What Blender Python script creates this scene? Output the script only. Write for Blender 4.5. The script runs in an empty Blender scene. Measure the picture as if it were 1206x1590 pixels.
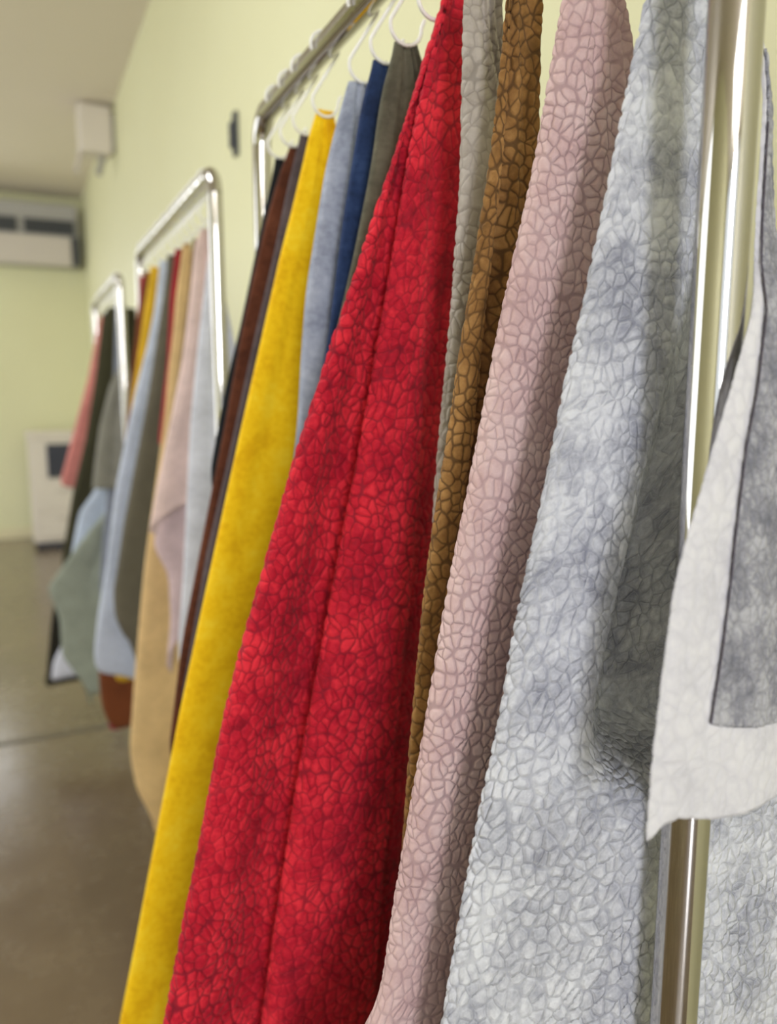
import bpy, bmesh, math, random
import numpy as np
from mathutils import Vector, Matrix

# ---------------------------------------------------------------- camera, world, lights, exposure
scene = bpy.context.scene
COL = scene.collection
PITCH = math.radians(8.67)
YAW = math.radians(25.65)
cam_data = bpy.data.cameras.new('camera')
cam = bpy.data.objects.new('camera', cam_data)
COL.objects.link(cam)
fwd = Vector((math.sin(YAW) * math.cos(PITCH), math.cos(YAW) * math.cos(PITCH), -math.sin(PITCH)))
cam.location = (0, 0, 1.26)
cam.rotation_euler = fwd.to_track_quat('-Z', 'Y').to_euler()
cam_data.sensor_fit = 'AUTO'
cam_data.sensor_width = 36.0
cam_data.lens = 1200 / 1590 * 36.0
cam_data.clip_start = 0.02
cam_data.dof.use_dof = True
cam_data.dof.focus_distance = 0.485
cam_data.dof.aperture_fstop = 4.1
scene.camera = cam

world = bpy.data.worlds.new('world')
scene.world = world
world.use_nodes = True
bg = world.node_tree.nodes['Background']
bg.inputs[0].default_value = (0.86, 0.93, 1.0, 1)
bg.inputs[1].default_value = 1.6


def area_light(name, loc, aim, sx, sy, power, color):
    d = bpy.data.lights.new(name, 'AREA')
    d.shape = 'RECTANGLE'
    d.size, d.size_y = sx, sy
    d.energy = power
    d.color = color
    o = bpy.data.objects.new(name, d)
    COL.objects.link(o)
    o.location = loc
    o.rotation_euler = Vector(aim).to_track_quat('-Z', 'Y').to_euler()
    return o


DAY = (1.0, 0.985, 0.96)
area_light('daylight', (-1.3, -5.06, 2.1), (0, 1, 0), 0.85, 1.5, 140, (0.95, 0.95, 1.0))
area_light('daylight', (-4.06, 4.4, 1.6), (1, 0, 0), 4.2, 2.5, 58, DAY)
area_light('daylight', (-0.95, 7.56, 2.33), (0, -1, 0), 1.55, 0.95, 17, DAY)  # unseen source at the back, added to put a glow on the floor
area_light('unseen_overhead_light', (-0.9, 1.6, 2.91), (0, 0, -1), 0.6, 1.2, 27, (0.97, 0.98, 1.0))  # out of view, added to brighten the near part of the yellow wall
area_light('unseen_overhead_light', (-1.5, -3.5, 2.91), (0, 0, -1), 2.0, 1.3, 42, (0.97, 0.98, 1.0))

scene.view_settings.view_transform = 'Standard'
scene.view_settings.look = 'None'
scene.view_settings.exposure = 0.12
scene.view_settings.gamma = 1.0
scene.view_settings.use_curve_mapping = False

# ---------------------------------------------------------------- helpers


def lin(r, g, b):
    out = []
    for c in (r, g, b):
        c /= 255.0
        out.append(c / 12.92 if c <= 0.04045 else ((c + 0.055) / 1.055) ** 2.4)
    return (*out, 1.0)


class NT:
    """tiny node-graph builder"""

    def __init__(self, name):
        self.m = bpy.data.materials.new(name)
        self.m.use_nodes = True
        self.t = self.m.node_tree
        self.b = self.t.nodes['Principled BSDF']
        self.out = self.t.nodes['Material Output']

    def n(self, typ, **kw):
        nd = self.t.nodes.new(typ)
        for k, v in kw.items():
            setattr(nd, k, v)
        return nd

    def put(self, sock, v):
        if isinstance(v, bpy.types.NodeSocket):
            self.t.links.new(v, sock)
        else:
            sock.default_value = v

    def math(self, op, a, b=0.0, c=None):
        nd = self.n('ShaderNodeMath', operation=op)
        self.put(nd.inputs[0], a)
        self.put(nd.inputs[1], b)
        if c is not None:
            self.put(nd.inputs[2], c)
        return nd.outputs[0]

    def ramp(self, v, lo, hi, a=0.0, b=1.0, smooth=True):
        nd = self.n('ShaderNodeMapRange', interpolation_type='SMOOTHSTEP' if smooth else 'LINEAR')
        self.put(nd.inputs[0], v)
        for i, x in enumerate((lo, hi, a, b)):
            self.put(nd.inputs[1 + i], x)
        return nd.outputs[0]

    def mix(self, f, a, b, blend='MIX'):
        nd = self.n('ShaderNodeMix', data_type='RGBA', blend_type=blend)
        self.put(nd.inputs[0], f)
        self.put(nd.inputs[6], a)
        self.put(nd.inputs[7], b)
        return nd.outputs[2]

    def noise(self, vec, scale, detail=3.0, rough=0.55):
        nd = self.n('ShaderNodeTexNoise')
        if vec is not None:
            self.put(nd.inputs['Vector'], vec)
        nd.inputs['Scale'].default_value = scale
        nd.inputs['Detail'].default_value = detail
        nd.inputs['Roughness'].default_value = rough
        return nd

    def uv(self):
        return self.n('ShaderNodeUVMap', uv_map='cloth').outputs[0]

    def objco(self):
        return self.n('ShaderNodeTexCoord').outputs['Object']

    def bump(self, h, strength, dist):
        nd = self.n('ShaderNodeBump')
        nd.inputs['Strength'].default_value = strength
        nd.inputs['Distance'].default_value = dist
        self.put(nd.inputs['Height'], h)
        self.put(self.b.inputs['Normal'], nd.outputs[0])


def plain(name, col, rough=0.6, metal=0.0, var=0.0, scale=8.0):
    k = NT(name)
    k.b.inputs['Roughness'].default_value = rough
    k.b.inputs['Metallic'].default_value = metal
    if var:
        nz = k.noise(k.objco(), scale)
        c = k.mix(nz.outputs[0], tuple(x * (1 - var) for x in col[:3]) + (1,),
                  tuple(min(1, x * (1 + var)) for x in col[:3]) + (1,))
        k.put(k.b.inputs['Base Color'], c)
    else:
        k.b.inputs['Base Color'].default_value = col
    return k.m


def pebble(name, body, dark, light, crease, cell=0.0115, height=0.0011, crease_w=0.11, crease_amt=0.9,
           stretch=0.85, mottle=16.0, true_disp=True, off=0.0, rim=0.0, low=0.5, cellvar=0.05):
    """embossed, pebbled suede: raised cells between creases, mottled dye"""
    k = NT(name)
    uv = k.uv()
    mp = k.n('ShaderNodeMapping')
    k.put(mp.inputs[0], uv)
    mp.inputs[1].default_value = (off, off * 1.7, 0)
    mp.inputs[3].default_value = (1.0, stretch, 1.0)
    co = mp.outputs[0]
    def warp(vec, scale, amp):
        nz = k.noise(vec, scale, 1.0)
        sub = k.n('ShaderNodeVectorMath', operation='SUBTRACT')
        k.put(sub.inputs[0], nz.outputs['Color'])
        sub.inputs[1].default_value = (0.5, 0.5, 0.5)
        scl = k.n('ShaderNodeVectorMath', operation='SCALE')
        k.put(scl.inputs[0], sub.outputs[0])
        scl.inputs['Scale'].default_value = amp
        add = k.n('ShaderNodeVectorMath', operation='ADD')
        k.put(add.inputs[0], vec)
        k.put(add.inputs[1], scl.outputs[0])
        return add.outputs[0]
    vco = warp(warp(co, 32.0, cell * 1.6), 150.0, cell * 0.3)
    ve = k.n('ShaderNodeTexVoronoi', voronoi_dimensions='2D', feature='DISTANCE_TO_EDGE')
    vc = k.n('ShaderNodeTexVoronoi', voronoi_dimensions='2D', feature='F1')
    for v in (ve, vc):
        k.put(v.inputs['Vector'], vco)
        v.inputs['Scale'].default_value = 1.0 / cell
        v.inputs['Randomness'].default_value = 0.95
    # distance to the crease, with the corners of the cells rounded off
    far = k.ramp(vc.outputs['Distance'], 0.46, 0.86, 1.0, 0.1)
    d = k.math('MULTIPLY', ve.outputs['Distance'], far)
    # crease strength varies over the hide
    patch = k.noise(co, 9.0, 2.0)
    amt = k.ramp(patch.outputs[0], 0.36, 0.62, crease_amt * low, crease_amt)
    line = k.math('MULTIPLY', k.ramp(d, 0.0, crease_w * 1.35, 1.0, 0.0), amt)
    mot = k.noise(co, mottle, 5.0, 0.62)
    mot2 = k.noise(co, mottle * 6, 4.0, 0.65)
    cell_v = k.n('ShaderNodeSeparateColor')
    k.put(cell_v.inputs[0], vc.outputs['Color'])
    mot3 = k.noise(co, mottle * 17, 3.0, 0.6)
    f = k.math('ADD', k.math('MULTIPLY', mot.outputs[0], 0.5), k.math('MULTIPLY', mot2.outputs[0], 0.27))
    f = k.math('ADD', f, k.math('MULTIPLY', mot3.outputs[0], 0.16))
    f = k.math('ADD', f, k.math('MULTIPLY', cell_v.outputs[0], cellvar))
    c = k.mix(k.ramp(f, 0.37, 0.48), dark, body)
    c = k.mix(k.ramp(f, 0.45, 0.58), c, light)
    if rim:
        r = k.math('MULTIPLY', k.math('MULTIPLY', k.ramp(d, crease_w, crease_w * 1.5), k.ramp(d, crease_w * 1.6, crease_w * 2.6, 1.0, 0.0)), rim)
        c = k.mix(r, c, light)
    c = k.mix(line, c, crease)
    k.put(k.b.inputs['Base Color'], c)
    k.b.inputs['Roughness'].default_value = 0.78
    k.b.inputs['Specular IOR Level'].default_value = 0.25
    k.b.inputs['Sheen Weight'].default_value = 0.04
    dome = k.ramp(d, -0.12, 0.32, -0.4, 1.0)
    h = k.math('ADD', dome, k.math('MULTIPLY', mot2.outputs[0], 0.25))
    h = k.math('MULTIPLY', h, k.ramp(patch.outputs[0], 0.32, 0.66, 0.55, 1.0))
    if true_disp:
        dn = k.n('ShaderNodeDisplacement')
        k.put(dn.inputs['Height'], h)
        dn.inputs['Midlevel'].default_value = 0.5
        dn.inputs['Scale'].default_value = height
        k.t.links.new(dn.outputs[0], k.out.inputs['Displacement'])
        k.m.displacement_method = 'BOTH'
    else:
        k.bump(h, 0.9, height)
    return k.m


def suede(name, body, dark, light, mottle=16.0, fine=400.0):
    k = NT(name)
    uv = k.uv()
    a = k.noise(uv, mottle, 5.0, 0.62)
    b = k.noise(uv, mottle * 7, 4.0, 0.65)
    f = k.math('ADD', k.math('MULTIPLY', a.outputs[0], 0.6), k.math('MULTIPLY', b.outputs[0], 0.4))
    c = k.mix(k.ramp(f, 0.38, 0.52), dark, body)
    c = k.mix(k.ramp(f, 0.50, 0.64), c, light)
    k.put(k.b.inputs['Base Color'], c)
    k.b.inputs['Roughness'].default_value = 0.85
    k.b.inputs['Specular IOR Level'].default_value = 0.2
    k.b.inputs['Sheen Weight'].default_value = 0.04
    k.bump(k.noise(uv, fine, 2.0).outputs[0], 0.25, 0.001)
    return k.m


def mesh_obj(name, verts, faces, mat, parent=None, smooth=True, uvs=None):
    me = bpy.data.meshes.new(name)
    me.from_pydata([tuple(map(float, v)) for v in verts], [], faces)
    if uvs is not None:
        lay = me.uv_layers.new(name='cloth')
        li = np.empty(len(me.loops), dtype=np.int32)
        me.loops.foreach_get('vertex_index', li)
        lay.data.foreach_set('uv', np.asarray(uvs, dtype=np.float32)[li].ravel())
    if smooth:
        me.polygons.foreach_set('use_smooth', [True] * len(me.polygons))
    me.materials.append(mat)
    o = bpy.data.objects.new(name, me)
    COL.objects.link(o)
    if parent:
        o.parent = parent
    return o


def bm_obj(name, bm, mat, parent=None, smooth=False):
    me = bpy.data.meshes.new(name)
    bm.normal_update()
    bm.to_mesh(me)
    bm.free()
    if smooth:
        me.polygons.foreach_set('use_smooth', [True] * len(me.polygons))
    me.materials.append(mat)
    o = bpy.data.objects.new(name, me)
    COL.objects.link(o)
    if parent:
        o.parent = parent
    return o


def add_box(bm, lo, hi, bevel=0.0):
    lo, hi = Vector(lo), Vector(hi)
    r = bmesh.ops.create_cube(bm, size=1.0, matrix=Matrix.Translation((lo + hi) / 2) @ Matrix.Diagonal((*(hi - lo), 1)))
    if bevel:
        es = list({e for v in r['verts'] for e in v.link_edges})
        bmesh.ops.bevel(bm, geom=es, offset=bevel, segments=3, profile=0.6, affect='EDGES')


def box(name, lo, hi, mat, parent=None, bevel=0.0):
    bm = bmesh.new()
    add_box(bm, lo, hi, bevel)
    return bm_obj(name, bm, mat, parent, smooth=False)


def tube_data(pts, rad, seg=10, cap=True):
    pts = [Vector(p) for p in pts]
    vs, fs = [], []
    t0 = (pts[1] - pts[0]).normalized()
    ref = Vector((0, 0, 1)) if abs(t0.z) < 0.9 else Vector((1, 0, 0))
    nrm = (ref - t0 * ref.dot(t0)).normalized()
    for i, p in enumerate(pts):
        a = pts[max(i - 1, 0)]
        b = pts[min(i + 1, len(pts) - 1)]
        t = (b - a).normalized()
        nrm = (nrm - t * nrm.dot(t)).normalized()
        bn = t.cross(nrm)
        for j in range(seg):
            an = 2 * math.pi * j / seg
            vs.append(p + (nrm * math.cos(an) + bn * math.sin(an)) * rad)
    for i in range(len(pts) - 1):
        for j in range(seg):
            k = (j + 1) % seg
            fs.append((i * seg + j, i * seg + k, (i + 1) * seg + k, (i + 1) * seg + j))
    if cap:
        # caps on vertices of their own, so that they do not bend the shading of the tube
        n0, last = len(vs), (len(pts) - 1) * seg
        vs += vs[:seg] + vs[last:last + seg]
        fs.append(tuple(reversed(range(n0, n0 + seg))))
        fs.append(tuple(range(n0 + seg, n0 + 2 * seg)))
    return vs, fs


def tube(name, pts, rad, mat, parent=None, seg=10):
    v, f = tube_data(pts, rad, seg)
    return mesh_obj(name, v, f, mat, parent)


def empty(name, loc):
    o = bpy.data.objects.new(name, None)
    COL.objects.link(o)
    o.location = loc
    return o


def local(o):
    """put the children of an Empty back at their world place"""
    for c in o.children:
        c.matrix_parent_inverse = Matrix.Translation(o.location).inverted()


def tag(o, label, cat, group=None, kind=None):
    o['label'] = label
    o['category'] = cat
    if group:
        o['group'] = group
    if kind:
        o['kind'] = kind
    return o


def struct(o):
    o['kind'] = 'structure'
    return o

# ---------------------------------------------------------------- the measured left edges of the hanging cloths: (height, x) in metres
EDGE={'grey':[(1.486,0.3169),(1.467,0.3150),(1.421,0.3040),(1.374,0.2942),(1.333,0.2852),(1.299,0.2776),(1.261,0.2683),(1.215,0.2588),(1.173,0.2495),(1.128,0.2401),(1.086,0.2326),(1.038,0.2230),(0.966,0.2102),(0.900,0.1996)],
'pink':[(1.505,0.3079),(1.490,0.3052),(1.446,0.2974),(1.401,0.2892),(1.360,0.2793),(1.303,0.2655),(1.257,0.2564),(1.210,0.2467),(1.147,0.2329),(1.086,0.2222),(1.024,0.2112),(0.948,0.1986),(0.909,0.1931),(0.878,0.1885),(0.859,0.1793),(0.841,0.1657)],
'brown':[(1.530,0.3051),(1.511,0.3021),(1.464,0.2984),(1.415,0.2921),(1.349,0.2810),(1.291,0.2706),(1.231,0.2615),(1.179,0.2521),(1.125,0.2440),(1.062,0.2379),(0.996,0.2321)],
'taupe':[(1.548,0.3015),(1.531,0.2997),(1.468,0.2997),(1.403,0.2986),(1.322,0.2933),(1.247,0.2855),(1.170,0.2731),(1.121,0.2669)],
'red':[(1.591,0.3296),(1.571,0.3204),(1.530,0.3073),(1.490,0.2931),(1.424,0.2703),(1.358,0.2474),(1.284,0.2218),(1.208,0.1960),(1.134,0.1730),(1.062,0.1499),(1.000,0.1322),(0.921,0.1149),(0.835,0.0951),(0.748,0.0760)],
'red_ridge':[(1.582,0.3229),(1.563,0.3197),(1.533,0.3092),(1.489,0.2953),(1.426,0.2820),(1.342,0.2674),(1.220,0.2443),(1.117,0.2220),(1.006,0.1981),(0.875,0.1732),(0.734,0.1503)],
'red_crease':[(1.581,0.3298),(1.560,0.3198),(1.531,0.3121),(1.480,0.3064),(1.426,0.3051),(1.370,0.3044),(1.266,0.3029),(1.181,0.2998),(1.088,0.2918),(1.004,0.2823),(0.917,0.2737),(0.816,0.2636),(0.717,0.2558)],
'red_right':[(1.595,0.3462),(1.576,0.3483),(1.513,0.3518),(1.428,0.3533),(1.375,0.3522),(1.289,0.3446),(1.245,0.3349),(1.137,0.3238),(1.074,0.3159),(0.979,0.3080),(0.887,0.2985),(0.767,0.2874),(0.729,0.2814),(0.668,0.2786)],
'olive':[(1.546,0.3076),(1.532,0.3022),(1.516,0.2962),(1.490,0.2914),(1.453,0.2859),(1.377,0.2688),(1.310,0.2510),(1.267,0.2387)],
'navy':[(1.547,0.3063),(1.520,0.2956),(1.490,0.2898),(1.416,0.2756),(1.370,0.2689),(1.307,0.2594),(1.255,0.2475)],
'blue':[(1.540,0.2990),(1.508,0.2890),(1.466,0.2775),(1.391,0.2635),(1.358,0.2571),(1.294,0.2508),(1.232,0.2464),(1.168,0.2373)],
'yellow':[(1.558,0.3101),(1.538,0.3005),(1.500,0.2913),(1.444,0.2759),(1.403,0.2637),(1.301,0.2372),(1.227,0.2177),(1.139,0.1954),(1.028,0.1674),(0.923,0.1413),(0.795,0.1120),(0.662,0.0820),(0.570,0.0606)],
'plum':[(1.554,0.3129),(1.497,0.2965),(1.417,0.2773),(1.334,0.2549),(1.245,0.2321),(1.170,0.2133),(1.078,0.1887)],
'dkbrown':[(1.552,0.3161),(1.519,0.3011),(1.456,0.2815),(1.420,0.2719),(1.333,0.2500),(1.207,0.2227),(1.143,0.2074),(1.040,0.1836),(0.961,0.1651),(0.876,0.1516)],
'black':[(1.548,0.3127),(1.488,0.2973),(1.432,0.2835),(1.341,0.2612),(1.270,0.2410),(1.205,0.2267)],
'p_white':[(1.521,0.3203),(1.453,0.3102),(1.381,0.2988),(1.295,0.2868),(1.201,0.2744),(1.051,0.2619),(0.956,0.2537),(0.813,0.2389)],
'p_white_r':[(1.522,0.3336),(1.460,0.3360),(1.395,0.3452),(1.318,0.3588),(1.205,0.3777),(1.040,0.3912),(0.793,0.3973)],
'p_pink':[(1.555,0.3238),(1.529,0.3081),(1.453,0.2984),(1.374,0.2863),(1.312,0.2759),(1.199,0.2487),(1.104,0.2253),(1.009,0.2053)],
'p_mauve':[(1.543,0.3366),(1.462,0.3124),(1.321,0.2894),(1.179,0.2601),(1.084,0.2384),(0.975,0.2196),(0.920,0.2457),(0.826,0.2454),(0.720,0.2313)],
'p_dktan':[(1.557,0.3263),(1.467,0.3132),(1.381,0.3015),(1.299,0.2873),(1.177,0.2653)],
'p_tan':[(1.547,0.3164),(1.448,0.2989),(1.372,0.2897),(1.300,0.2780),(1.235,0.2703),(1.151,0.2567),(1.034,0.2354),(0.938,0.2186),(0.891,0.2115),(0.694,0.1859),(0.536,0.1683),(0.449,0.1781),(0.369,0.2096)],
'p_red':[(1.543,0.3126),(1.454,0.2988),(1.320,0.2867),(1.255,0.2763),(1.171,0.2637)],
'p_olive':[(1.533,0.3109),(1.463,0.3000),(1.381,0.2832),(1.322,0.2727),(1.233,0.2541),(1.120,0.2277),(0.983,0.1960),(0.869,0.1745),(0.842,0.1678)],
'p_blue':[(1.540,0.3086),(1.444,0.2934),(1.361,0.2732),(1.277,0.2474),(1.185,0.2239),(1.043,0.1896),(0.853,0.1580),(0.778,0.1417),(0.689,0.1275)],
'p_yellow':[(1.539,0.3018),(1.452,0.2850),(1.351,0.2661),(1.256,0.2486),(1.159,0.2340),(1.040,0.2109),(0.825,0.1915),(0.605,0.1774)],
'p_brown':[(1.523,0.2984),(1.431,0.2793),(1.279,0.2571),(1.123,0.2346),(0.966,0.2027),(0.726,0.1663),(0.615,0.1483)],
'p_crimson':[(1.501,0.2997),(1.343,0.2768),(1.118,0.2487),(0.786,0.2087),(0.530,0.1797),(0.425,0.1711)],
'q_olive':[(1.584,0.3400),(1.555,0.3137),(1.516,0.2891),(1.325,0.2584),(1.108,0.2137),(0.927,0.1626),(0.700,0.1146)],
'q_olive_r':[(1.590,0.3737),(1.548,0.3970),(1.375,0.3973),(1.198,0.3697),(1.020,0.3288),(0.841,0.2876),(0.613,0.2544)],
'q_grey':[(1.582,0.3327),(1.364,0.3143),(1.284,0.2755),(1.164,0.2405),(1.063,0.2217),(0.965,0.2069)],
'q_slate':[(1.547,0.3137),(1.285,0.2926),(1.120,0.2763),(0.943,0.2553),(0.805,0.2362),(0.656,0.2183)],
'q_sage':[(1.533,0.3505),(1.201,0.3302),(0.988,0.3034),(0.882,0.2613),(0.817,0.2014),(0.720,0.1247),(0.634,0.0592),(0.529,0.0919),(0.397,0.0900),(0.282,0.1579),(0.204,0.1680)],
'q_paleblue':[(1.559,0.3389),(1.286,0.3088),(1.071,0.2691),(0.932,0.2249),(0.875,0.1772),(0.755,0.1482),(0.641,0.1276)],
'q_salmon':[(1.572,0.3181),(1.513,0.3014),(1.331,0.2601),(1.134,0.1997),(0.967,0.1477),(0.944,0.1396)],
'q_black':[(1.562,0.3122),(1.288,0.2758),(0.916,0.1894),(0.657,0.1264),(0.444,0.0744),(0.190,0.0371)],
'q_white':[(1.556,0.3114),(1.242,0.2669),(0.830,0.1905),(0.528,0.1280),(0.362,0.1032),(0.304,0.0695),(0.235,0.0589)]}

# ---------------------------------------------------------------- materials of the room
k = NT('wall_paint')
nz = k.noise(k.objco(), 1.6, 3.0)
k.put(k.b.inputs['Base Color'], k.mix(nz.outputs[0], lin(221, 219, 177), lin(227, 227, 189)))
k.b.inputs['Roughness'].default_value = 0.55
k.bump(k.noise(k.objco(), 180.0, 2.0).outputs[0], 0.08, 0.002)
M_WALL = k.m
M_WALL_2 = plain('grey_white_paint', lin(196, 192, 184), 0.7, 0, 0.03, 2.0)
M_CEIL = plain('ceiling_paint', lin(232, 223, 208), 0.8, 0, 0.03, 2.0)
k = NT('polished_concrete')
co = k.objco()
a = k.noise(co, 1.1, 5.0, 0.6)
b = k.noise(co, 9.0, 5.0, 0.65)
f = k.math('ADD', k.math('MULTIPLY', a.outputs[0], 0.65), k.math('MULTIPLY', b.outputs[0], 0.35))
k.put(k.b.inputs['Base Color'], k.mix(k.ramp(f, 0.3, 0.7), lin(98, 81, 61), lin(118, 101, 77)))
k.put(k.b.inputs['Roughness'], k.ramp(b.outputs[0], 0.3, 0.7, 0.2, 0.3))
k.b.inputs['Coat Weight'].default_value = 0.5
k.b.inputs['Coat Roughness'].default_value = 0.22
M_FLOOR = k.m
M_JOINT = plain('floor_joint', lin(92, 85, 71), 0.5)
M_TRIM = plain('baseboard_paint', lin(226, 218, 180), 0.5)
M_FRAME = plain('window_paint', lin(235, 235, 232), 0.45)
k = NT('brushed_steel')
mp = k.n('ShaderNodeMapping')
k.put(mp.inputs[0], k.objco())
mp.inputs[3].default_value = (900, 900, 900)
br = k.noise(mp.outputs[0], 1.0, 1.0)
k.b.inputs['Metallic'].default_value = 1.0
k.b.inputs['Base Color'].default_value = lin(190, 187, 183)
k.put(k.b.inputs['Roughness'], k.ramp(br.outputs[0], 0.3, 0.7, 0.05, 0.085))
M_STEEL = k.m
M_WIRE = plain('hook_enamel', lin(236, 236, 234), 0.25)
M_RUBBER = plain('rubber', lin(38, 38, 40), 0.7)

# ---------------------------------------------------------------- the room
WX, BY, CZ = 0.64, 7.5, 2.93
LX, FY = -4.0, -5.0
struct(box('floor', (LX, FY, -0.1), (WX, BY, 0.0), M_FLOOR))
struct(box('ceiling', (LX, FY, CZ), (WX, BY, CZ + 0.1), M_CEIL))
struct(box('wall_right', (WX, FY, 0), (WX + 0.12, BY, CZ), M_WALL))


def pierced(name, axis, at, lo, hi, holes, mat, th=-0.12):
    """a wall in the plane x = at (axis 0) or y = at (axis 1) with rectangular window openings"""
    bm = bmesh.new()
    def put(a0, a1, z0, z1):
        if a1 - a0 > 1e-4 and z1 - z0 > 1e-4:
            if axis == 0:
                add_box(bm, (min(at, at + th), a0, z0), (max(at, at + th), a1, z1))
            else:
                add_box(bm, (a0, min(at, at + th), z0), (a1, max(at, at + th), z1))
    cur = lo
    for (a0, a1, z0, z1) in holes:
        put(cur, a0, 0, CZ)
        put(a0, a1, 0, z0)
        put(a0, a1, z1, CZ)
        cur = a1
    put(cur, hi, 0, CZ)
    return struct(bm_obj(name, bm, mat))


HL = [(2.3, 4.35, 0.3, 2.88), (4.45, 6.5, 0.3, 2.88)]
HB = [(-1.75, -0.15, 1.85, 2.82)]  # out-of-view opening, added and sized for the glow on the floor
HF = [(-3.7, -1.85, 1.0, 2.88), (-1.78, -0.82, 0.1, 2.88), (-0.75, 0.35, 1.0, 2.88)]
pierced('wall_left', 0, LX, FY, BY, HL, M_WALL)
pierced('wall_front', 1, FY, LX, WX, HF, M_WALL_2)
pierced('wall_back', 1, BY, LX, WX, HB, M_WALL, 0.12)
for n, (axis, at, h) in enumerate([(0, LX, HL[0]), (0, LX, HL[1]), (1, FY, HF[0]), (1, FY, HF[1]), (1, FY, HF[2]), (1, BY + 0.055, HB[0])], 1):
    a0, a1, z0, z1 = h
    bm = bmesh.new()
    am = (a0 + a1) / 2
    bars = [(a0, a0 + 0.05, z0, z1), (a1 - 0.05, a1, z0, z1), (a0 + 0.05, a1 - 0.05, z0, z0 + 0.05),
            (a0 + 0.05, a1 - 0.05, z1 - 0.05, z1), (am - 0.025, am + 0.025, z0 + 0.05, z1 - 0.05)]
    for (p, q, r, s) in bars:
        if axis == 0:
            add_box(bm, (at - 0.05, p, r), (at - 0.005, q, s))
        else:
            add_box(bm, (p, at - 0.05, r), (q, at - 0.005, s))
    struct(bm_obj('window_%d' % n, bm, M_FRAME))
struct(box('baseboard_back', (LX, BY - 0.015, 0), (WX, BY, 0.09), M_TRIM))
struct(box('baseboard_right', (WX - 0.015, FY, 0), (WX, BY - 0.015, 0.09), M_TRIM))
bm = bmesh.new()
add_box(bm, (LX, 2.985, 0.0), (WX - 0.016, 3.015, 0.002))
struct(bm_obj('trim_1', bm, M_JOINT))

# ---------------------------------------------------------------- clothes racks
RX, RZ, RT = 0.316, 1.617, 0.0127


def rack(y0, y1, label):
    t = empty('clothes_rack', (RX, (y0 + y1) / 2, 0))
    tag(t, label, 'clothes rack', 'steel racks along the yellow wall')
    cr = 0.035
    def arc(cy, s):
        return [(RX, cy + s * cr * math.cos(a), RZ - cr + cr * math.sin(a)) for a in np.linspace(0, math.pi / 2, 8)]
    a = arc(y0 + cr, -1)
    b = arc(y1 - cr, 1)
    tube('post', [(RX, y0, 0.045), (RX, y0, 0.8)] + [a[0]], RT, M_STEEL, t, 24)
    tube('post', [(RX, y1, 0.045), (RX, y1, 0.8)] + [b[0]], RT, M_STEEL, t, 24)
    tube('top_rail', a + b[::-1], RT, M_STEEL, t, 24)
    tube('bottom_rail', [(RX, y0 + RT, 0.14), (RX, y1 - RT, 0.14)], 0.0095, M_STEEL, t, 16)
    for y in (y0, y1):
        f = tube('foot_bar', [(RX - 0.016, y, 0.04), (RX + 0.26, y, 0.04)], RT, M_STEEL, t, 16)
        for x in (RX, RX + 0.24):
            tube('rubber_foot', [(x, y, 0.0), (x, y, 0.03)], 0.016, M_RUBBER, f, 12)
    local(t)
    return t


rack(0.283, 1.043, 'brushed steel clothes rack in the foreground holding red, pink and yellow fabrics')
rack(1.308, 2.130, 'blurred steel clothes rack in the middle of the row of three')
rack(2.556, 3.345, 'farthest and most blurred steel clothes rack, near the copier')


def s_hook_points(r_up=0.0155, r_lo=0.0145, drop=0.0535):
    """an S in the x-z plane, origin on the rail's axis"""
    pts = []
    for a in np.linspace(math.radians(200), math.radians(-20), 16):           # over the rail, left to right
        pts.append((r_up * math.cos(a), 0, r_up * math.sin(a)))
    cz = -drop
    for a in np.linspace(math.radians(165), math.radians(365), 16):           # lower loop, left round to the tip
        pts.append((r_lo * math.cos(a), 0, cz + r_lo * math.sin(a)))
    pts.append((r_lo + 0.003, 0, cz + 0.008))
    return pts


HOOK = None


def hook(y, label, group, x=RX, swing=0.0):
    global HOOK
    if HOOK is None:
        v, f = tube_data(s_hook_points(), 0.0017, 8)
        o = mesh_obj('hook', v, f, M_WIRE)
        HOOK = o
    else:
        o = HOOK.copy()
        COL.objects.link(o)
    o.location = (x, y, RZ)
    o.rotation_euler = (0, 0, swing)
    tag(o, label, 'hook', group)
    return o

# ---------------------------------------------------------------- cloths


def smooth_tab(zs, vals, sig):
    """resample a (z, value) table on a fine grid and smooth it"""
    zs, vals = np.array(zs, float), np.array(vals, float)
    o = np.argsort(zs)
    zs, vals = zs[o], vals[o]
    g = np.linspace(zs[0], zs[-1], 300)
    y = np.interp(g, zs, vals)
    step = g[1] - g[0]
    n = max(1, int(3 * sig / step))
    w = np.exp(-0.5 * (np.arange(-n, n + 1) * step / sig) ** 2)
    w /= w.sum()
    pad = np.concatenate([2 * y[0] - y[1:n + 1][::-1], y, 2 * y[-1] - y[-n - 1:-1][::-1]])
    return g, np.convolve(pad, w, 'valid')


def extend(e, zbot, top=None, hang_on=1.0):
    """carry an edge table on below its last measured height, along its own slope"""
    e = list(e)
    if top:
        e = [top] + e
    if e[-1][0] > zbot:
        (za, xa), (zb, xb) = e[-3], e[-1]
        s = (xb - xa) / (zb - za) * hang_on
        for i in range(1, 7):
            z = e[-1][0] + (zbot - e[-1][0]) / (7 - i)
            e.append((z, e[-1][1] + s * 0.8 * (z - e[-1][0])))
    return e


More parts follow.
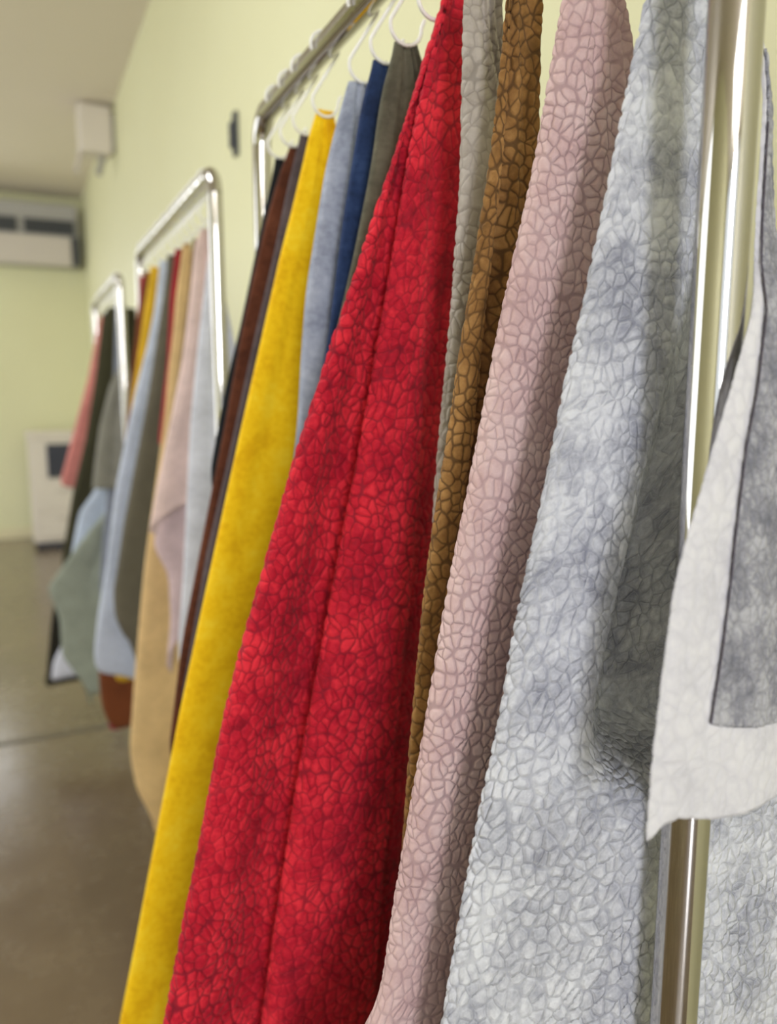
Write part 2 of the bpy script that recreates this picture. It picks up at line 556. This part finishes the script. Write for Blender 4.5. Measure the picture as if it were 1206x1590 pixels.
def cloth(name, levels, zt, zb, mat, parent=None, cols=60, rows=160, fine=None, thick=0.0013, sig=0.012, lean=0.0):
    """levels: [(z, [(x, y), ...])] with the same number of control points each;
    zt, zb: top and bottom height as tables over s in 0..1; fine: (z, rows) packs rows above z"""
    levels = sorted(levels, key=lambda l: l[0])
    zs = [l[0] for l in levels]
    n = len(levels[0][1])
    tabs = []
    for i in range(n):
        tabs.append((smooth_tab(zs, [l[1][i][0] for l in levels], sig), smooth_tab(zs, [l[1][i][1] for l in levels], sig)))
    s = np.linspace(0, 1, cols)
    if fine:
        ztop, zbot = max(p[1] for p in zt), min(p[1] for p in zb)
        zf, rf = fine
        cut = (ztop - zf) / (ztop - zbot)
        v = np.concatenate([np.linspace(0, cut, rf, endpoint=False), np.linspace(cut, 1, max(8, rows - rf))])
    else:
        v = np.linspace(0, 1, rows)
    S, V = np.meshgrid(s, v)
    ZT = np.interp(S, [p[0] for p in zt], [p[1] for p in zt])
    ZB = np.interp(S, [p[0] for p in zb], [p[1] for p in zb])
    Z = ZT - V * (ZT - ZB)
    CX = np.stack([np.interp(Z, *t[0]) for t in tabs])
    CY = np.stack([np.interp(Z, *t[1]) for t in tabs])
    q = S * (n - 1)
    i1 = np.clip(np.floor(q).astype(int), 0, n - 2)
    t = q - i1
    def pick(C, i):
        return np.take_along_axis(C, np.clip(i, 0, n - 1)[None], 0)[0]
    def cr(C):
        p0, p1, p2, p3 = pick(C, i1 - 1), pick(C, i1), pick(C, i1 + 1), pick(C, i1 + 2)
        m1, m2 = (p2 - p0) * 0.45, (p3 - p1) * 0.45
        return (2 * t**3 - 3 * t**2 + 1) * p1 + (t**3 - 2 * t**2 + t) * m1 + (-2 * t**3 + 3 * t**2) * p2 + (t**3 - t**2) * m2
    X, Y = cr(CX), cr(CY)
    # even out the columns by arc length, row by row
    d = np.hypot(np.diff(X, axis=1), np.diff(Y, axis=1))
    U = np.concatenate([np.zeros((len(v), 1)), np.cumsum(d, axis=1)], axis=1)
    P = np.stack([X, Y, Z], -1).reshape(-1, 3)
    c = cols
    faces = [(r * c + j, (r + 1) * c + j, (r + 1) * c + j + 1, r * c + j + 1) for r in range(len(v) - 1) for j in range(c - 1)]
    uv = np.stack([(U + X[:, :1]).ravel(), (Z + lean * Y).ravel()], -1)
    o = mesh_obj(name, P, faces, mat, parent, True, uv)
    if thick:
        md = o.modifiers.new('thickness', 'SOLIDIFY')
        md.thickness = thick
        md.offset = -1
    return o


def right_edge(e, spread=0.75, least=0.014, most=0.24):
    return [(z, RX + min(most, max(least, (RX - x) * spread))) for z, x in e]


def folded(e, er, y, seed, amp=0.016, roll=0.014, n=7, first=0.0):
    """levels of a hanging cloth: rolled-back left edge, then soft folds that open downwards"""
    rnd = random.Random(seed)
    zs = sorted({z for z, _ in e} | {z for z, _ in er}, reverse=True)
    zs = [z for z in zs if z >= min(e[-1][0], e[-1][0])]
    el = sorted(e)
    rl = sorted(er)
    fr = [(i + 1) / n + rnd.uniform(-0.04, 0.04) for i in range(n - 1)] + [1.0]
    sg = [(1 if i % 2 else -1) * rnd.uniform(0.6, 1.0) for i in range(n)]
    sg[0] = first
    out = []
    for z in zs:
        xl = float(np.interp(z, [p[0] for p in el], [p[1] for p in el]))
        xr = float(np.interp(z, [p[0] for p in rl], [p[1] for p in rl]))
        w = xr - xl
        g = min(1.0, 0.12 + w / 0.22)
        r = min(roll, w * 0.25)
        yf = y
        y = y - 0.85 * r
        xl -= 0.12 * r
        c = [(xl + r * 1.1, y + r * 1.5), (xl + r * 0.12, y + r * 0.85), (xl + r * 0.25, y + r * 0.25), (xl + r * 1.3, y)]
        x0 = xl + r * 1.3
        for f, s in zip(fr, sg):
            c.append((x0 + (xr - x0) * f, y + amp * g * (s + 0.35) * (0.4 + 0.6 * f)))
        y = yf
        out.append((z, c))
    return out

# ---------------------------------------------------------------- front rack: its fabrics, nearest first
G1 = 'fabrics hanging on the front rack'
H1 = 'white S-hooks on the front rack'
CAT = 'fabric'

M_GREY = pebble('grey_pebbled_suede', lin(180, 183, 195), lin(146, 149, 164), lin(212, 215, 224), lin(122, 125, 139),
                cell=0.0076, height=0.0017, crease_w=0.065, crease_amt=0.4, mottle=22, off=0.3, rim=0.3, low=0.12)
M_PINK = pebble('pink_pebbled_suede', lin(202, 172, 172), lin(184, 154, 155), lin(214, 188, 187), lin(142, 114, 118),
                cell=0.0068, height=0.0011, crease_w=0.10, crease_amt=0.6, mottle=14, off=1.1, low=0.6)
M_BROWN = pebble('tobacco_pebbled_suede', lin(138, 100, 54), lin(112, 80, 40), lin(166, 126, 74), lin(66, 45, 24),
                 cell=0.0074, height=0.0010, crease_w=0.11, crease_amt=0.75, mottle=14, off=2.3, low=0.7)
M_TAUPE = pebble('taupe_pebbled_suede', lin(168, 160, 152), lin(150, 142, 134), lin(182, 175, 168), lin(122, 115, 108),
                 cell=0.0085, height=0.0011, crease_w=0.07, crease_amt=0.6, mottle=14, off=3.1)
M_RED = pebble('red_pebbled_suede', lin(184, 18, 44), lin(142, 10, 34), lin(222, 44, 60), lin(100, 14, 34),
               cell=0.0084, height=0.0014, crease_w=0.065, crease_amt=0.68, mottle=18, off=4.7, rim=0.25, low=0.6)
M_OLIVE = suede('olive_suede', lin(92, 90, 76), lin(76, 74, 62), lin(106, 104, 88))
M_NAVY = suede('navy_suede', lin(36, 54, 92), lin(26, 40, 72), lin(50, 70, 110))
M_BLUE = suede('bluegrey_suede', lin(158, 165, 184), lin(132, 139, 158), lin(180, 187, 203))
M_YELLOW = suede('yellow_suede', lin(238, 194, 18), lin(222, 172, 6), lin(244, 208, 44), mottle=22)
M_PLUM = suede('plum_suede', lin(84, 74, 78), lin(70, 62, 66), lin(96, 86, 90))
M_DKBROWN = suede('brown_suede', lin(92, 50, 32), lin(72, 36, 22), lin(108, 62, 42))
M_BLACK = suede('black_suede', lin(30, 32, 35), lin(22, 24, 27), lin(40, 42, 45))
M_BACK = suede('white_fleece_backing', lin(226, 228, 230), lin(216, 219, 221), lin(234, 236, 237), mottle=60, fine=700)


def hang(key, y, mat, label, group, hgroup, hlabel, zb, seed, name='fabric_sheet', top=None, er=None, amp=0.016,
         roll=0.014, cols=60, rows=120, fine=None, spread=0.75, zt=1.552, levels=None, n=7, hy=None, first=0.0, swing=0.0):
    e = extend(EDGE[key], min(p[1] for p in zb), top, 0.0 if key[:2] in ('p_', 'q_') else 1.0)
    if key == 'taupe':
        e = EDGE[key][:-2] + [(1.17, 0.279), (1.10, 0.280), (0.4, 0.31)]
    if key == 'pink':
        e = [(z, x + 0.003 * min(1, max(0, (z - 0.9) / 0.15))) for z, x in e]
    if e[0][0] < zt:
        e = [(zt + 0.006, max(e[0][1], RX - 0.012))] + e
    if er is None:
        er = right_edge(e, spread)
    lv = levels or folded(e, er, y, seed, amp, roll, n, first)
    o = cloth(name, lv, [(0, zt), (1, zt)], zb, mat, None, cols, rows, fine)
    tag(o, label, CAT, group)
    hook(y - 0.004 if hy is None else hy, hlabel, hgroup, swing=swing)
    return o


# light grey sheet behind the near post: it drapes out on both sides of the post, with a deep fold beside it
zz = lambda tab, z, i=1: float(np.interp(z, [p[0] for p in sorted(tab)], [p[i] for p in sorted(tab)]))
e = extend([(1.558, 0.3195)] + EDGE['grey'], 0.32)
es = sorted(e)
e = [(z, float(np.interp(z, [p[0] for p in es], [p[1] for p in es]))) for z in np.linspace(1.558, 0.32, 160)]
lv = []
for z, xl in e:
    w = min(1.0, (1.56 - z) / 0.42)
    r = 0.013 * w + 0.002
    y = 0.345 - 0.8 * r
    xl += 0.003 * min(1, max(0, (z - 0.92) / 0.15)) - 0.12 * r
    fw = 0.027 * min(1, max(0, (1.052 - z) / 0.018))
    # valley beside the post, deepest between 1.22 and 1.06 m, closing abruptly below
    deep = 0.002 + 0.036 * min(1, max(0, (1.36 - z) / 0.2)) * min(1, max(0, (z - 1.038) / 0.013))
    xr = zz([(1.56, 0.345), (1.47, 0.386), (1.30, 0.394), (1.15, 0.46), (1.0, 0.53), (0.3, 0.56)], z)
    xv = zz([(1.56, 0.332), (1.47, 0.372), (1.30, 0.370), (1.15, 0.346), (1.08, 0.332), (1.0, 0.34), (0.3, 0.35)], z)
    xs = zz([(1.56, 0.326), (1.47, 0.355), (1.30, 0.345), (1.15, 0.306), (1.08, 0.292), (1.0, 0.29), (0.3, 0.30)], z)
    lv.append((z, [(xl + r * 1.1, y + r * 1.5), (xl + r * 0.12, y + r * 0.8), (xl + r * 0.25, y + r * 0.25), (xl + r * 1.3, y),
                   (xl + r * 1.3 + (xs - xl - r * 1.3) * 0.5, y - 0.003 * w - fw * 0.3), (xs, y + 0.001 - fw * 0.8), (xs + (xv - xs) * 0.45, y + deep * 0.55 - fw),
                   (xv, y + deep - fw), (xv + (xr - xv) * 0.25, y + deep * 0.6 - fw), (xv + (xr - xv) * 0.6, y - 0.004 * w - fw * 0.7), (xr, y + 0.004)]))
g = cloth('fabric_sheet', lv, [(0, 1.555), (1, 1.555)], [(0, 0.36), (0.5, 0.32), (1, 0.36)], M_GREY, None, 200, 420, (0.86, 370), sig=0.005, lean=0.9)
tag(g, 'large light grey pebbled sheet behind the near post, right of the pink sheet', CAT, G1)
hook(0.349, 'white S-hook on the front rack holding the light grey sheet behind the near post', H1)

# the corner with the white backing that swings in front of the near post
FL = [(1.552, 0.322, 0.3135), (1.50, 0.345, 0.3135), (1.445, 0.366, 0.312), (1.411, 0.364, 0.305), (1.346, 0.349, 0.292), (1.301, 0.325, 0.2700),
      (1.264, 0.306, 0.2625), (1.222, 0.287, 0.258), (1.176, 0.268, 0.254), (1.132, 0.261, 0.252), (1.093, 0.256, 0.250), (1.03, 0.254, 0.250)]
FR = [(1.552, 0.334), (1.50, 0.360), (1.435, 0.377), (1.367, 0.374), (1.316, 0.378), (1.264, 0.393), (1.20, 0.42), (1.10, 0.46), (1.03, 0.49)]
FM = [(1.45, 0.371), (1.396, 0.362), (1.295, 0.3300), (1.233, 0.311), (1.187, 0.303), (1.141, 0.297), (1.100, 0.289), (1.03, 0.282)]   # where the grey print begins
zz = lambda tab, z, i=1: float(np.interp(z, [p[0] for p in sorted(tab)], [p[i] for p in sorted(tab)]))


def flap_levels(z_list, dy, mid_only):
    out = []
    for z in z_list:
        xl, yl, xr = zz(FL, z), zz(FL, z, 2), zz(FR, z)
        w = xr - xl
        back = zz([(1.56, 0.0), (1.42, 0.004), (1.33, 0.012), (1.25, 0.022), (1.03, 0.03)], z)
        base = [(0, 0), (0.06, -0.0015), (0.18, -0.001), (0.34, 0.0), (0.55, back * 0.35), (0.78, back * 0.75), (1, back)]
        ys = lambda x: yl + float(np.interp((x - xl) / w, [b[0] for b in base], [b[1] for b in base]))
        if mid_only:
            xm = max(xl + 0.002, zz(FM, z))
            xs = [xm + (xr - xm) * f for f in (0, 0.08, 0.2, 0.4, 0.6, 0.8, 1)]
            out.append((z, [(x, ys(x) + dy) for x in xs]))
        else:
            out.append((z, [(xl + w * b[0], yl + b[1] + dy) for b in base]))
    return out


ZL = [1.552, 1.50, 1.445, 1.411, 1.38, 1.346, 1.32, 1.301, 1.28, 1.264, 1.24, 1.222, 1.20, 1.176, 1.15, 1.132, 1.11, 1.093, 1.06, 1.03]
flap = empty('fabric_sheet', (0.316, 0.29, 1.03))
tag(flap, 'grey sheet with a wide white border hanging in front of the near steel post', CAT, G1)
M_BORDER = pebble('white_fleece_border', lin(208, 208, 218), lin(198, 198, 209), lin(217, 217, 225), lin(188, 188, 200),
                  cell=0.0085, height=0.0004, crease_w=0.16, crease_amt=0.35, mottle=30, off=5.5)
M_PRINT = pebble('grey_print', lin(136, 137, 149), lin(110, 112, 125), lin(176, 177, 187), lin(96, 98, 110),
                 cell=0.0062, height=0.0006, crease_w=0.12, crease_amt=0.35, mottle=45, off=6.5, cellvar=0.06)
wb = cloth('backing', flap_levels(ZL, 0.0, False), [(0, 1.548), (1, 1.548)],
           [(0, 1.052), (0.05, 1.053), (0.12, 1.0585), (0.2, 1.0600), (0.26, 1.0575), (0.34, 1.053), (0.45, 1.0505), (0.6, 1.052), (1, 1.06)], M_BORDER, flap, 110, 240, None, 0.0012, sig=0.006)
wb['label'] = 'white fleece border and backing'
pf = cloth('printed_field', flap_levels(ZL, -0.0016, True), [(0, 1.44), (1, 1.44)],
           [(0, 1.104), (0.5, 1.092), (1, 1.08)], M_PRINT, flap, 90, 190, None, 0.0012, sig=0.006)
pf['label'] = 'grey printed field'
M_GAP_SHADOW = plain('gap_shadow', lin(70, 62, 76), 0.9)  # dark colour stands in for the shade in the gap beside the print
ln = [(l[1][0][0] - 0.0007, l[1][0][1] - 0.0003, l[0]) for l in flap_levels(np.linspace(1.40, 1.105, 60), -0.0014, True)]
sm = tube('gap_shadow', ln, 0.00042, M_GAP_SHADOW, flap, 6)
sm['label'] = 'dark line drawn as the shadow gap beside the grey field'
# loose threads along the raw edge
rnd = random.Random(4)
tv, tf = [], []
for i in range(150):
    z = rnd.uniform(1.056, 1.33)
    p = Vector((zz(FL, z), zz(FL, z, 2) - 0.0006, z))
    L_ = rnd.uniform(0.0006, 0.0016)
    q = p + Vector((-L_, rnd.uniform(-0.4, 0.4) * L_, rnd.uniform(-0.9, 0.9) * L_))
    v, f = tube_data([p + Vector((0.0006, 0, 0)), p, q], 0.00012, 4)
    k0 = len(tv)
    tv += v
    tf += [tuple(j + k0 for j in fc) for fc in f]
fr_ = mesh_obj('fringe', tv, tf, M_BACK, flap)
fr_['kind'] = 'stuff'
local(flap)
hook(0.310, 'white S-hook nearest to the near post, holding the white bordered sheet', H1)

hang('pink', 0.405, M_PINK, 'dusty pink pebbled sheet between the tobacco brown sheet and the light grey sheet', G1, H1,
     'white S-hook on the front rack holding the dusty pink sheet', [(0, 0.42), (0.5, 0.38), (1, 0.42)], 3,
     cols=150, rows=380, fine=(0.86, 330), amp=0.004, first=0.5,
     er=[(1.558, 0.330), (1.49, 0.3505), (1.466, 0.356), (1.42, 0.365), (1.2, 0.42), (0.38, 0.50)])

# tobacco brown sheet with a crease down its visible strip
e = extend([(1.558, 0.3130)] + EDGE['brown'], 0.4)
lv = []
for z, xl in e:
    w = min(1.0, (1.575 - z) / 0.35)
    y = 0.455 - 0.008 * w
    xr = RX + max(0.016, (RX - xl) * 0.75)
    lv.append((z, [(xl + 0.007 * w, y + 0.016 * w), (xl + 0.001 * w, y + 0.008 * w), (xl + 0.002, y + 0.003 * w), (xl + 0.010 * w, y),
                   (xl + 0.019 * w, y + 0.003 * w), (xl + 0.023 * w, y + 0.017 * w), (xl + 0.032 * w, y + 0.014 * w),
                   (xl + 0.046 * w, y + 0.004 * w), (xl + 0.062 * w, y + 0.012 * w), ((xl + 0.062 * w + xr) / 2, y + 0.004), (xr, y + 0.014 * w)]))
o = cloth('fabric_sheet', lv, [(0, 1.552), (1, 1.552)], [(0, 0.42), (1, 0.42)], M_BROWN, None, 150, 340, (0.95, 300))
tag(o, 'tobacco brown pebbled sheet between the taupe sheet and the dusty pink sheet', CAT, G1)
hook(0.451, 'white S-hook on the front rack holding the tobacco brown sheet', H1)

hang('taupe', 0.505, M_TAUPE, 'pale taupe pebbled sheet between the red and tobacco brown sheets', G1, H1,
     'white S-hook on the front rack holding the pale taupe sheet', [(0, 0.5), (1, 0.45)], 8, cols=110, rows=280, fine=(1.05, 240),
     er=[(1.558, 0.326), (1.53, 0.3275), (1.50, 0.331), (1.45, 0.352), (1.3, 0.40), (0.4, 0.48)], amp=0.012)

# red sheet: flat left panel set back, broad middle fold, dark right panel, rounded bottom corner
eL = extend([(1.605, 0.331)] + EDGE['red'], 0.5)
lv = []
for z, xl in eL:
    xg, xc, xr = zz(EDGE['red_ridge'], z), zz(EDGE['red_crease'], z), zz(EDGE['red_right'], z)
    if z < 0.734:
        xg = 0.1503 - (0.734 - z) * 0.17
    if z < 0.717:
        xc = 0.2558 - (0.717 - z) * 0.09
    if z < 0.668:
        xr = 0.2786 - (0.668 - z) * 0.06
    xc = min(xc, xr - 0.004)
    w = min(1.0, max(0.05, (1.60 - z) / 0.4))
    y = 0.557
    xr += 0.004 * w
    lv.append((z, [(xl + 0.006 * w, y + 0.034 * w), (xl, y + 0.027 * w), (xl + 0.006 * w, y + 0.019 * w), (xl + (xg - xl) * 0.45, y + 0.022 * w),
                   (xg - 0.003 * w, y + 0.041 * w), (xg + 0.020 * w, y + 0.042 * w), (xg + 0.004 * w, y + 0.013 * w), (xg + 0.001 * w, y + 0.003 * w),
                   (xg + 0.015 * w, y - 0.005 * w), (xg + (xc - xg) * 0.6, y - 0.003 * w), (xc - 0.003 * w, y + 0.004 * w), (xc, y + 0.014 * w),
                   (xc + (xr - xc) * 0.25, y + 0.021 * w), (xc + (xr - xc) * 0.7, y + 0.027 * w), (xr, y + 0.036 * w)]))
zbl = [(0, 0.52), (0.3, 0.54), (0.6, 0.615), (0.76, 0.655), (0.84, 0.668), (0.9, 0.69), (0.95, 0.72), (0.98, 0.745), (1, 0.77)]
o = cloth('fabric_sheet', lv, [(0, 1.60), (1, 1.60)], zbl, M_RED, None, 200, 360, None, sig=0.012)
tag(o, 'crimson red pebbled sheet in the foreground with one broad fold down its middle', CAT, G1)
hook(0.575, 'white S-hook on the front rack holding the red sheet', H1)

hang('olive', 0.628, M_OLIVE, 'dark olive sheet between the navy sheet and the red sheet', G1, H1,
     'white S-hook holding the dark olive sheet beside the red sheet', [(0, 0.5), (1, 0.5)], 11, zt=1.551,
     er=[(1.557, 0.3235), (1.54, 0.328), (1.52, 0.336), (1.4, 0.37), (0.5, 0.5)], amp=0.014, roll=0.01, first=0.9)
hang('navy', 0.668, M_NAVY, 'navy blue sheet between the pale blue-grey sheet and the dark olive one', G1, H1,
     'white S-hook holding the navy sheet', [(0, 0.5), (1, 0.5)], 12, zt=1.551,
     er=[(1.557, 0.323), (1.53, 0.327), (1.4, 0.37), (0.5, 0.5)], amp=0.010, roll=0.010)
hang('blue', 0.716, M_BLUE, 'pale blue-grey mottled sheet just right of the yellow sheet', G1, H1,
     'white S-hook holding the pale blue-grey sheet right of the yellow one', [(0, 0.5), (1, 0.5)], 13, zt=1.549,
     er=[(1.555, 0.3225), (1.53, 0.327), (1.4, 0.37), (0.5, 0.5)], amp=0.016, roll=0.016, first=1.0)
hang('yellow', 0.815, M_YELLOW, 'bright mustard yellow sheet hanging left of the red sheet', G1, H1,
     'white S-hook holding the mustard yellow sheet of the front rack', [(0, 0.42), (1, 0.42)], 14, zt=1.556,
     er=[(1.562, 0.3225), (1.545, 0.3235), (1.53, 0.331), (1.5, 0.334), (1.4, 0.36), (0.5, 0.5)], amp=0.012, roll=0.012, first=0.6, rows=160)
hang('plum', 0.878, M_PLUM, 'thin strip of dark plum grey sheet between the brown and yellow sheets', G1, H1,
     'white S-hook holding the dark plum grey sheet', [(0, 0.95), (1, 0.7)], 15, zt=1.552,
     er=[(1.558, 0.322), (1.4, 0.36), (0.5, 0.5)], amp=0.010, roll=0.008)
hang('dkbrown', 0.924, M_DKBROWN, 'dark chocolate brown sheet left of the yellow sheet on the front rack', G1, H1,
     'white S-hook holding the dark chocolate brown sheet', [(0, 0.876), (0.3, 0.80), (1, 0.75)], 16, zt=1.55,
     er=[(1.556, 0.322), (1.4, 0.36), (0.5, 0.5)], amp=0.010, roll=0.008)
hang('black', 0.974, M_BLACK, 'black sheet last on the front rack, its edge showing left of the brown one', G1, H1,
     'white S-hook holding the black sheet, last hook on the front rack', [(0, 1.2), (1, 1.0)], 17, zt=1.55,
     er=[(1.556, 0.320), (1.4, 0.35), (0.5, 0.5)], amp=0.008, roll=0.006)

# ---------------------------------------------------------------- middle rack
G2 = 'fabrics hanging on the middle rack'
H2 = 'white S-hooks on the middle rack'
c3 = lambda *a: [lin(*x) for x in a]


def tone(r, g, b, nm):
    f = lambda q: lin(*(min(255, c * q) for c in (r, g, b)))
    return suede(nm, f(1.0), f(0.93), f(1.06))


MID = [
    # key, y, colour, label, zb, right edge, seed
    ('p_white', 1.37, (206, 209, 220), 'pale bluish white sheet hung round the near post of the middle rack', [(0, 0.813), (0.5, 0.72), (1, 0.78)], EDGE['p_white_r']),
    ('p_pink', 1.43, (218, 194, 188), 'pale blush pink sheet with a slanted hem on the middle rack', [(0, 1.005), (0.25, 1.03), (0.5, 1.06), (1, 1.1)], None),
    ('p_mauve', 1.48, (200, 178, 180), 'mauve pink sheet showing below the hem of the blush pink one', [(0, 0.72), (0.35, 0.80), (1, 0.8)], None),
    ('p_dktan', 1.53, (142, 118, 84), 'thin strip of olive brown sheet between the tan and blush pink sheets', [(0, 1.18), (1, 1.1)], None),
    ('p_tan', 1.58, (208, 178, 128), 'long tan sheet hanging lowest on the middle rack beside the yellow front sheet', [(0, 0.369), (0.15, 0.35), (0.4, 0.33), (1, 0.33)], None),
    ('p_red', 1.64, (150, 36, 46), 'narrow strip of dark red sheet on the middle rack', [(0, 1.17), (1, 1.1)], None),
    ('p_olive', 1.72, (98, 94, 80), 'dark olive grey sheet in the middle rack with a rounded lower corner', [(0, 0.842), (0.12, 0.805), (0.25, 0.765), (0.36, 0.72), (0.42, 0.56), (1, 0.5)], None),
    ('p_blue', 1.80, (184, 192, 208), 'light blue-grey sheet on the middle rack ending in a pale slanted corner', [(0, 0.689), (0.25, 0.645), (0.5, 0.60), (1, 0.56)], None),
    ('p_yellow', 1.89, (200, 160, 40), 'mustard yellow sheet of the middle rack', [(0, 0.60), (0.3, 0.575), (1, 0.58)], None),
    ('p_brown', 1.98, (110, 60, 32), 'russet brown sheet of the middle rack, tip showing below the blue-grey one', [(0, 0.615), (0.15, 0.52), (0.35, 0.42), (1, 0.40)], None),
    ('p_crimson', 2.06, (152, 44, 66), 'raspberry sheet whose lower tip shows by the tan sheet', [(0, 0.425), (0.25, 0.385), (1, 0.38)], None),
]
HN = {'p_white': 'pale bluish white sheet', 'p_pink': 'blush pink sheet', 'p_mauve': 'mauve pink sheet', 'p_dktan': 'olive brown strip', 'p_tan': 'long tan sheet',
      'p_red': 'dark red strip', 'p_olive': 'dark olive grey sheet', 'p_blue': 'light blue-grey sheet', 'p_yellow': 'small-looking yellow sheet', 'p_brown': 'russet brown sheet',
      'p_crimson': 'raspberry sheet'}
for i, (key, y, col, lab, zb, er) in enumerate(MID):
    hang(key, y, tone(*col, key.replace('p_', 'middle_') + '_suede'), lab, G2, H2, 'blurred white S-hook on the middle rack above the ' + HN[key],
         zb, 30 + i, er=er, amp=0.014, roll=0.012, cols=36, rows=70, zt=1.55, first=0.3)

# ---------------------------------------------------------------- far rack
G3 = 'fabrics hanging on the far rack'
H3 = 'white S-hooks on the far rack'
FAR = [
    ('q_grey', 2.60, (128, 127, 118), 'mid grey sheet on the far rack just behind its near post', [(0, 0.969), (0.5, 0.96), (1, 0.94)], None),
    ('q_slate', 2.65, (122, 128, 142), 'slate blue sheet on the far rack below the grey one', [(0, 0.60), (1, 0.55)], None),
    ('q_sage', 2.70, (140, 147, 135), 'sage grey sheet on the far rack hanging low with an out-pointing corner', [(0, 0.30), (0.04, 0.20), (0.08, 0.21), (0.14, 0.29), (0.3, 0.25), (1, 0.26)], None),
    ('q_paleblue', 2.76, (186, 198, 216), 'ice blue sheet showing as a pale patch on the far rack', [(0, 0.65), (1, 0.62)], None),
    ('q_olive', 2.83, (62, 60, 42), 'dark olive green sheet hung round the near post of the far rack', [(0, 0.70), (0.3, 0.68), (1, 0.62)], EDGE['q_olive_r']),
    ('q_white', 2.95, (206, 208, 220), 'white sheet whose corner shows low at the left of the far rack', [(0, 0.25), (0.2, 0.235), (1, 0.24)], None),
    ('q_black', 3.02, (34, 31, 24), 'black sheet showing low at the left edge of the far rack', [(0, 0.197), (0.3, 0.19), (1, 0.2)], None),
    ('q_salmon', 3.12, (206, 132, 124), 'salmon pink sheet at the far end of the far rack, in front of the copier', [(0, 0.946), (0.5, 0.90), (1, 0.9)], None),
]
for i, (key, y, col, lab, zb, er) in enumerate(FAR):
    hang(key, y, tone(*col, key.replace('q_', 'far_') + '_suede'), lab, G3, H3,
         'blurred white S-hook on the far rack above the ' + lab.split(' sheet')[0] + ' sheet', zb, 60 + i, er=er, amp=0.016, roll=0.014,
         cols=36, rows=70, zt=1.55, first=0.3)

# ---------------------------------------------------------------- things on the walls and floor beyond
M_WHITE = plain('white_plastic', lin(222, 214, 204), 0.5, 0, 0.02)
M_PALE = plain('pale_plastic', lin(205, 197, 188), 0.5, 0, 0.02)
M_DARK = plain('dark_plastic', lin(34, 38, 52), 0.45, 0, 0.02)
M_GREYP = plain('grey_plastic', lin(172, 170, 166), 0.5, 0, 0.02)
M_SLOT = plain('dark_louvre', lin(72, 74, 76), 0.6, 0, 0.02)

ac = empty('air_conditioner', (-0.2, 7.4, 2.32))
tag(ac, 'long grey air conditioner with dark louvres high on the far wall', 'air conditioner')
box('housing', (-1.1, 7.261, 2.33), (0.585, 7.499, 2.82), M_GREYP, ac, 0.012)
for x0, x1 in ((-1.06, -0.36), (-0.31, 0.12), (0.17, 0.555)):
    lv_ = box('louvre_opening', (x0, 7.245, 2.575), (x1, 7.262, 2.69), M_SLOT, ac, 0.003)
    for q in range(4):
        z = 2.588 + q * 0.027
        box('slat', (x0 + 0.006, 7.232, z), (x1 - 0.006, 7.247, z + 0.007), M_SLOT, lv_)
box('front_panel', (-1.08, 7.235, 2.325), (0.52, 7.262, 2.555), M_PALE, ac, 0.006)
box('end_cap', (0.525, 7.24, 2.325), (0.59, 7.262, 2.56), M_SLOT, ac, 0.004)
local(ac)

cp = empty('copier', (0.25, 7.1, 0))
tag(cp, 'white floor-standing office copier against the far yellow wall', 'copier')
box('body', (0.08, 6.86, 0.05), (0.62, 7.38, 0.90), M_WHITE, cp, 0.012)
box('base', (0.10, 6.88, 0.0), (0.60, 7.36, 0.055), M_DARK, cp)
box('lid', (0.07, 6.85, 0.90), (0.63, 7.39, 0.955), M_WHITE, cp, 0.014)
pl = box('output_recess', (0.215, 6.845, 0.585), (0.585, 6.862, 0.86), M_DARK, cp, 0.004)
box('output_tray', (0.235, 6.83, 0.60), (0.565, 6.847, 0.615), M_SLOT, pl)
for q in range(2):
    z = 0.09 + q * 0.225
    dr = box('paper_drawer', (0.10, 6.847, z), (0.60, 6.862, z + 0.205), M_WHITE, cp, 0.004)
    box('grip', (0.27, 6.838, z + 0.15), (0.43, 6.849, z + 0.175), M_PALE, dr)
local(cp)

wb_ = empty('wall_box', (0.55, 5.07, 2.6))
tag(wb_, 'white box mounted high on the right wall under the ceiling, with two short arms below', 'wall box')
box('housing', (0.44, 5.02, 2.65), (0.62, 5.17, 2.915), M_WHITE, wb_, 0.015)
box('mounting_plate', (0.619, 5.04, 2.68), (0.64, 5.15, 2.88), M_GREYP, wb_, 0.004)
for x in (0.431, 0.55):
    tube('arm', [(x + 0.02, 5.09, 2.66), (x + 0.008, 5.08, 2.60), (x - 0.012, 5.06, 2.54)], 0.02, M_PALE if x < 0.45 else M_GREYP, wb_, 12)
local(wb_)

hk = empty('wall_bracket', (0.63, 2.345, 1.955))
tag(hk, 'small dark bracket screwed to the yellow wall above the middle rack', 'bracket')
box('plate', (0.628, 2.335, 1.95), (0.64, 2.368, 2.07), M_SLOT, hk, 0.003)
box('clip', (0.617, 2.340, 1.97), (0.629, 2.363, 2.04), M_DARK, hk, 0.003)
local(hk)
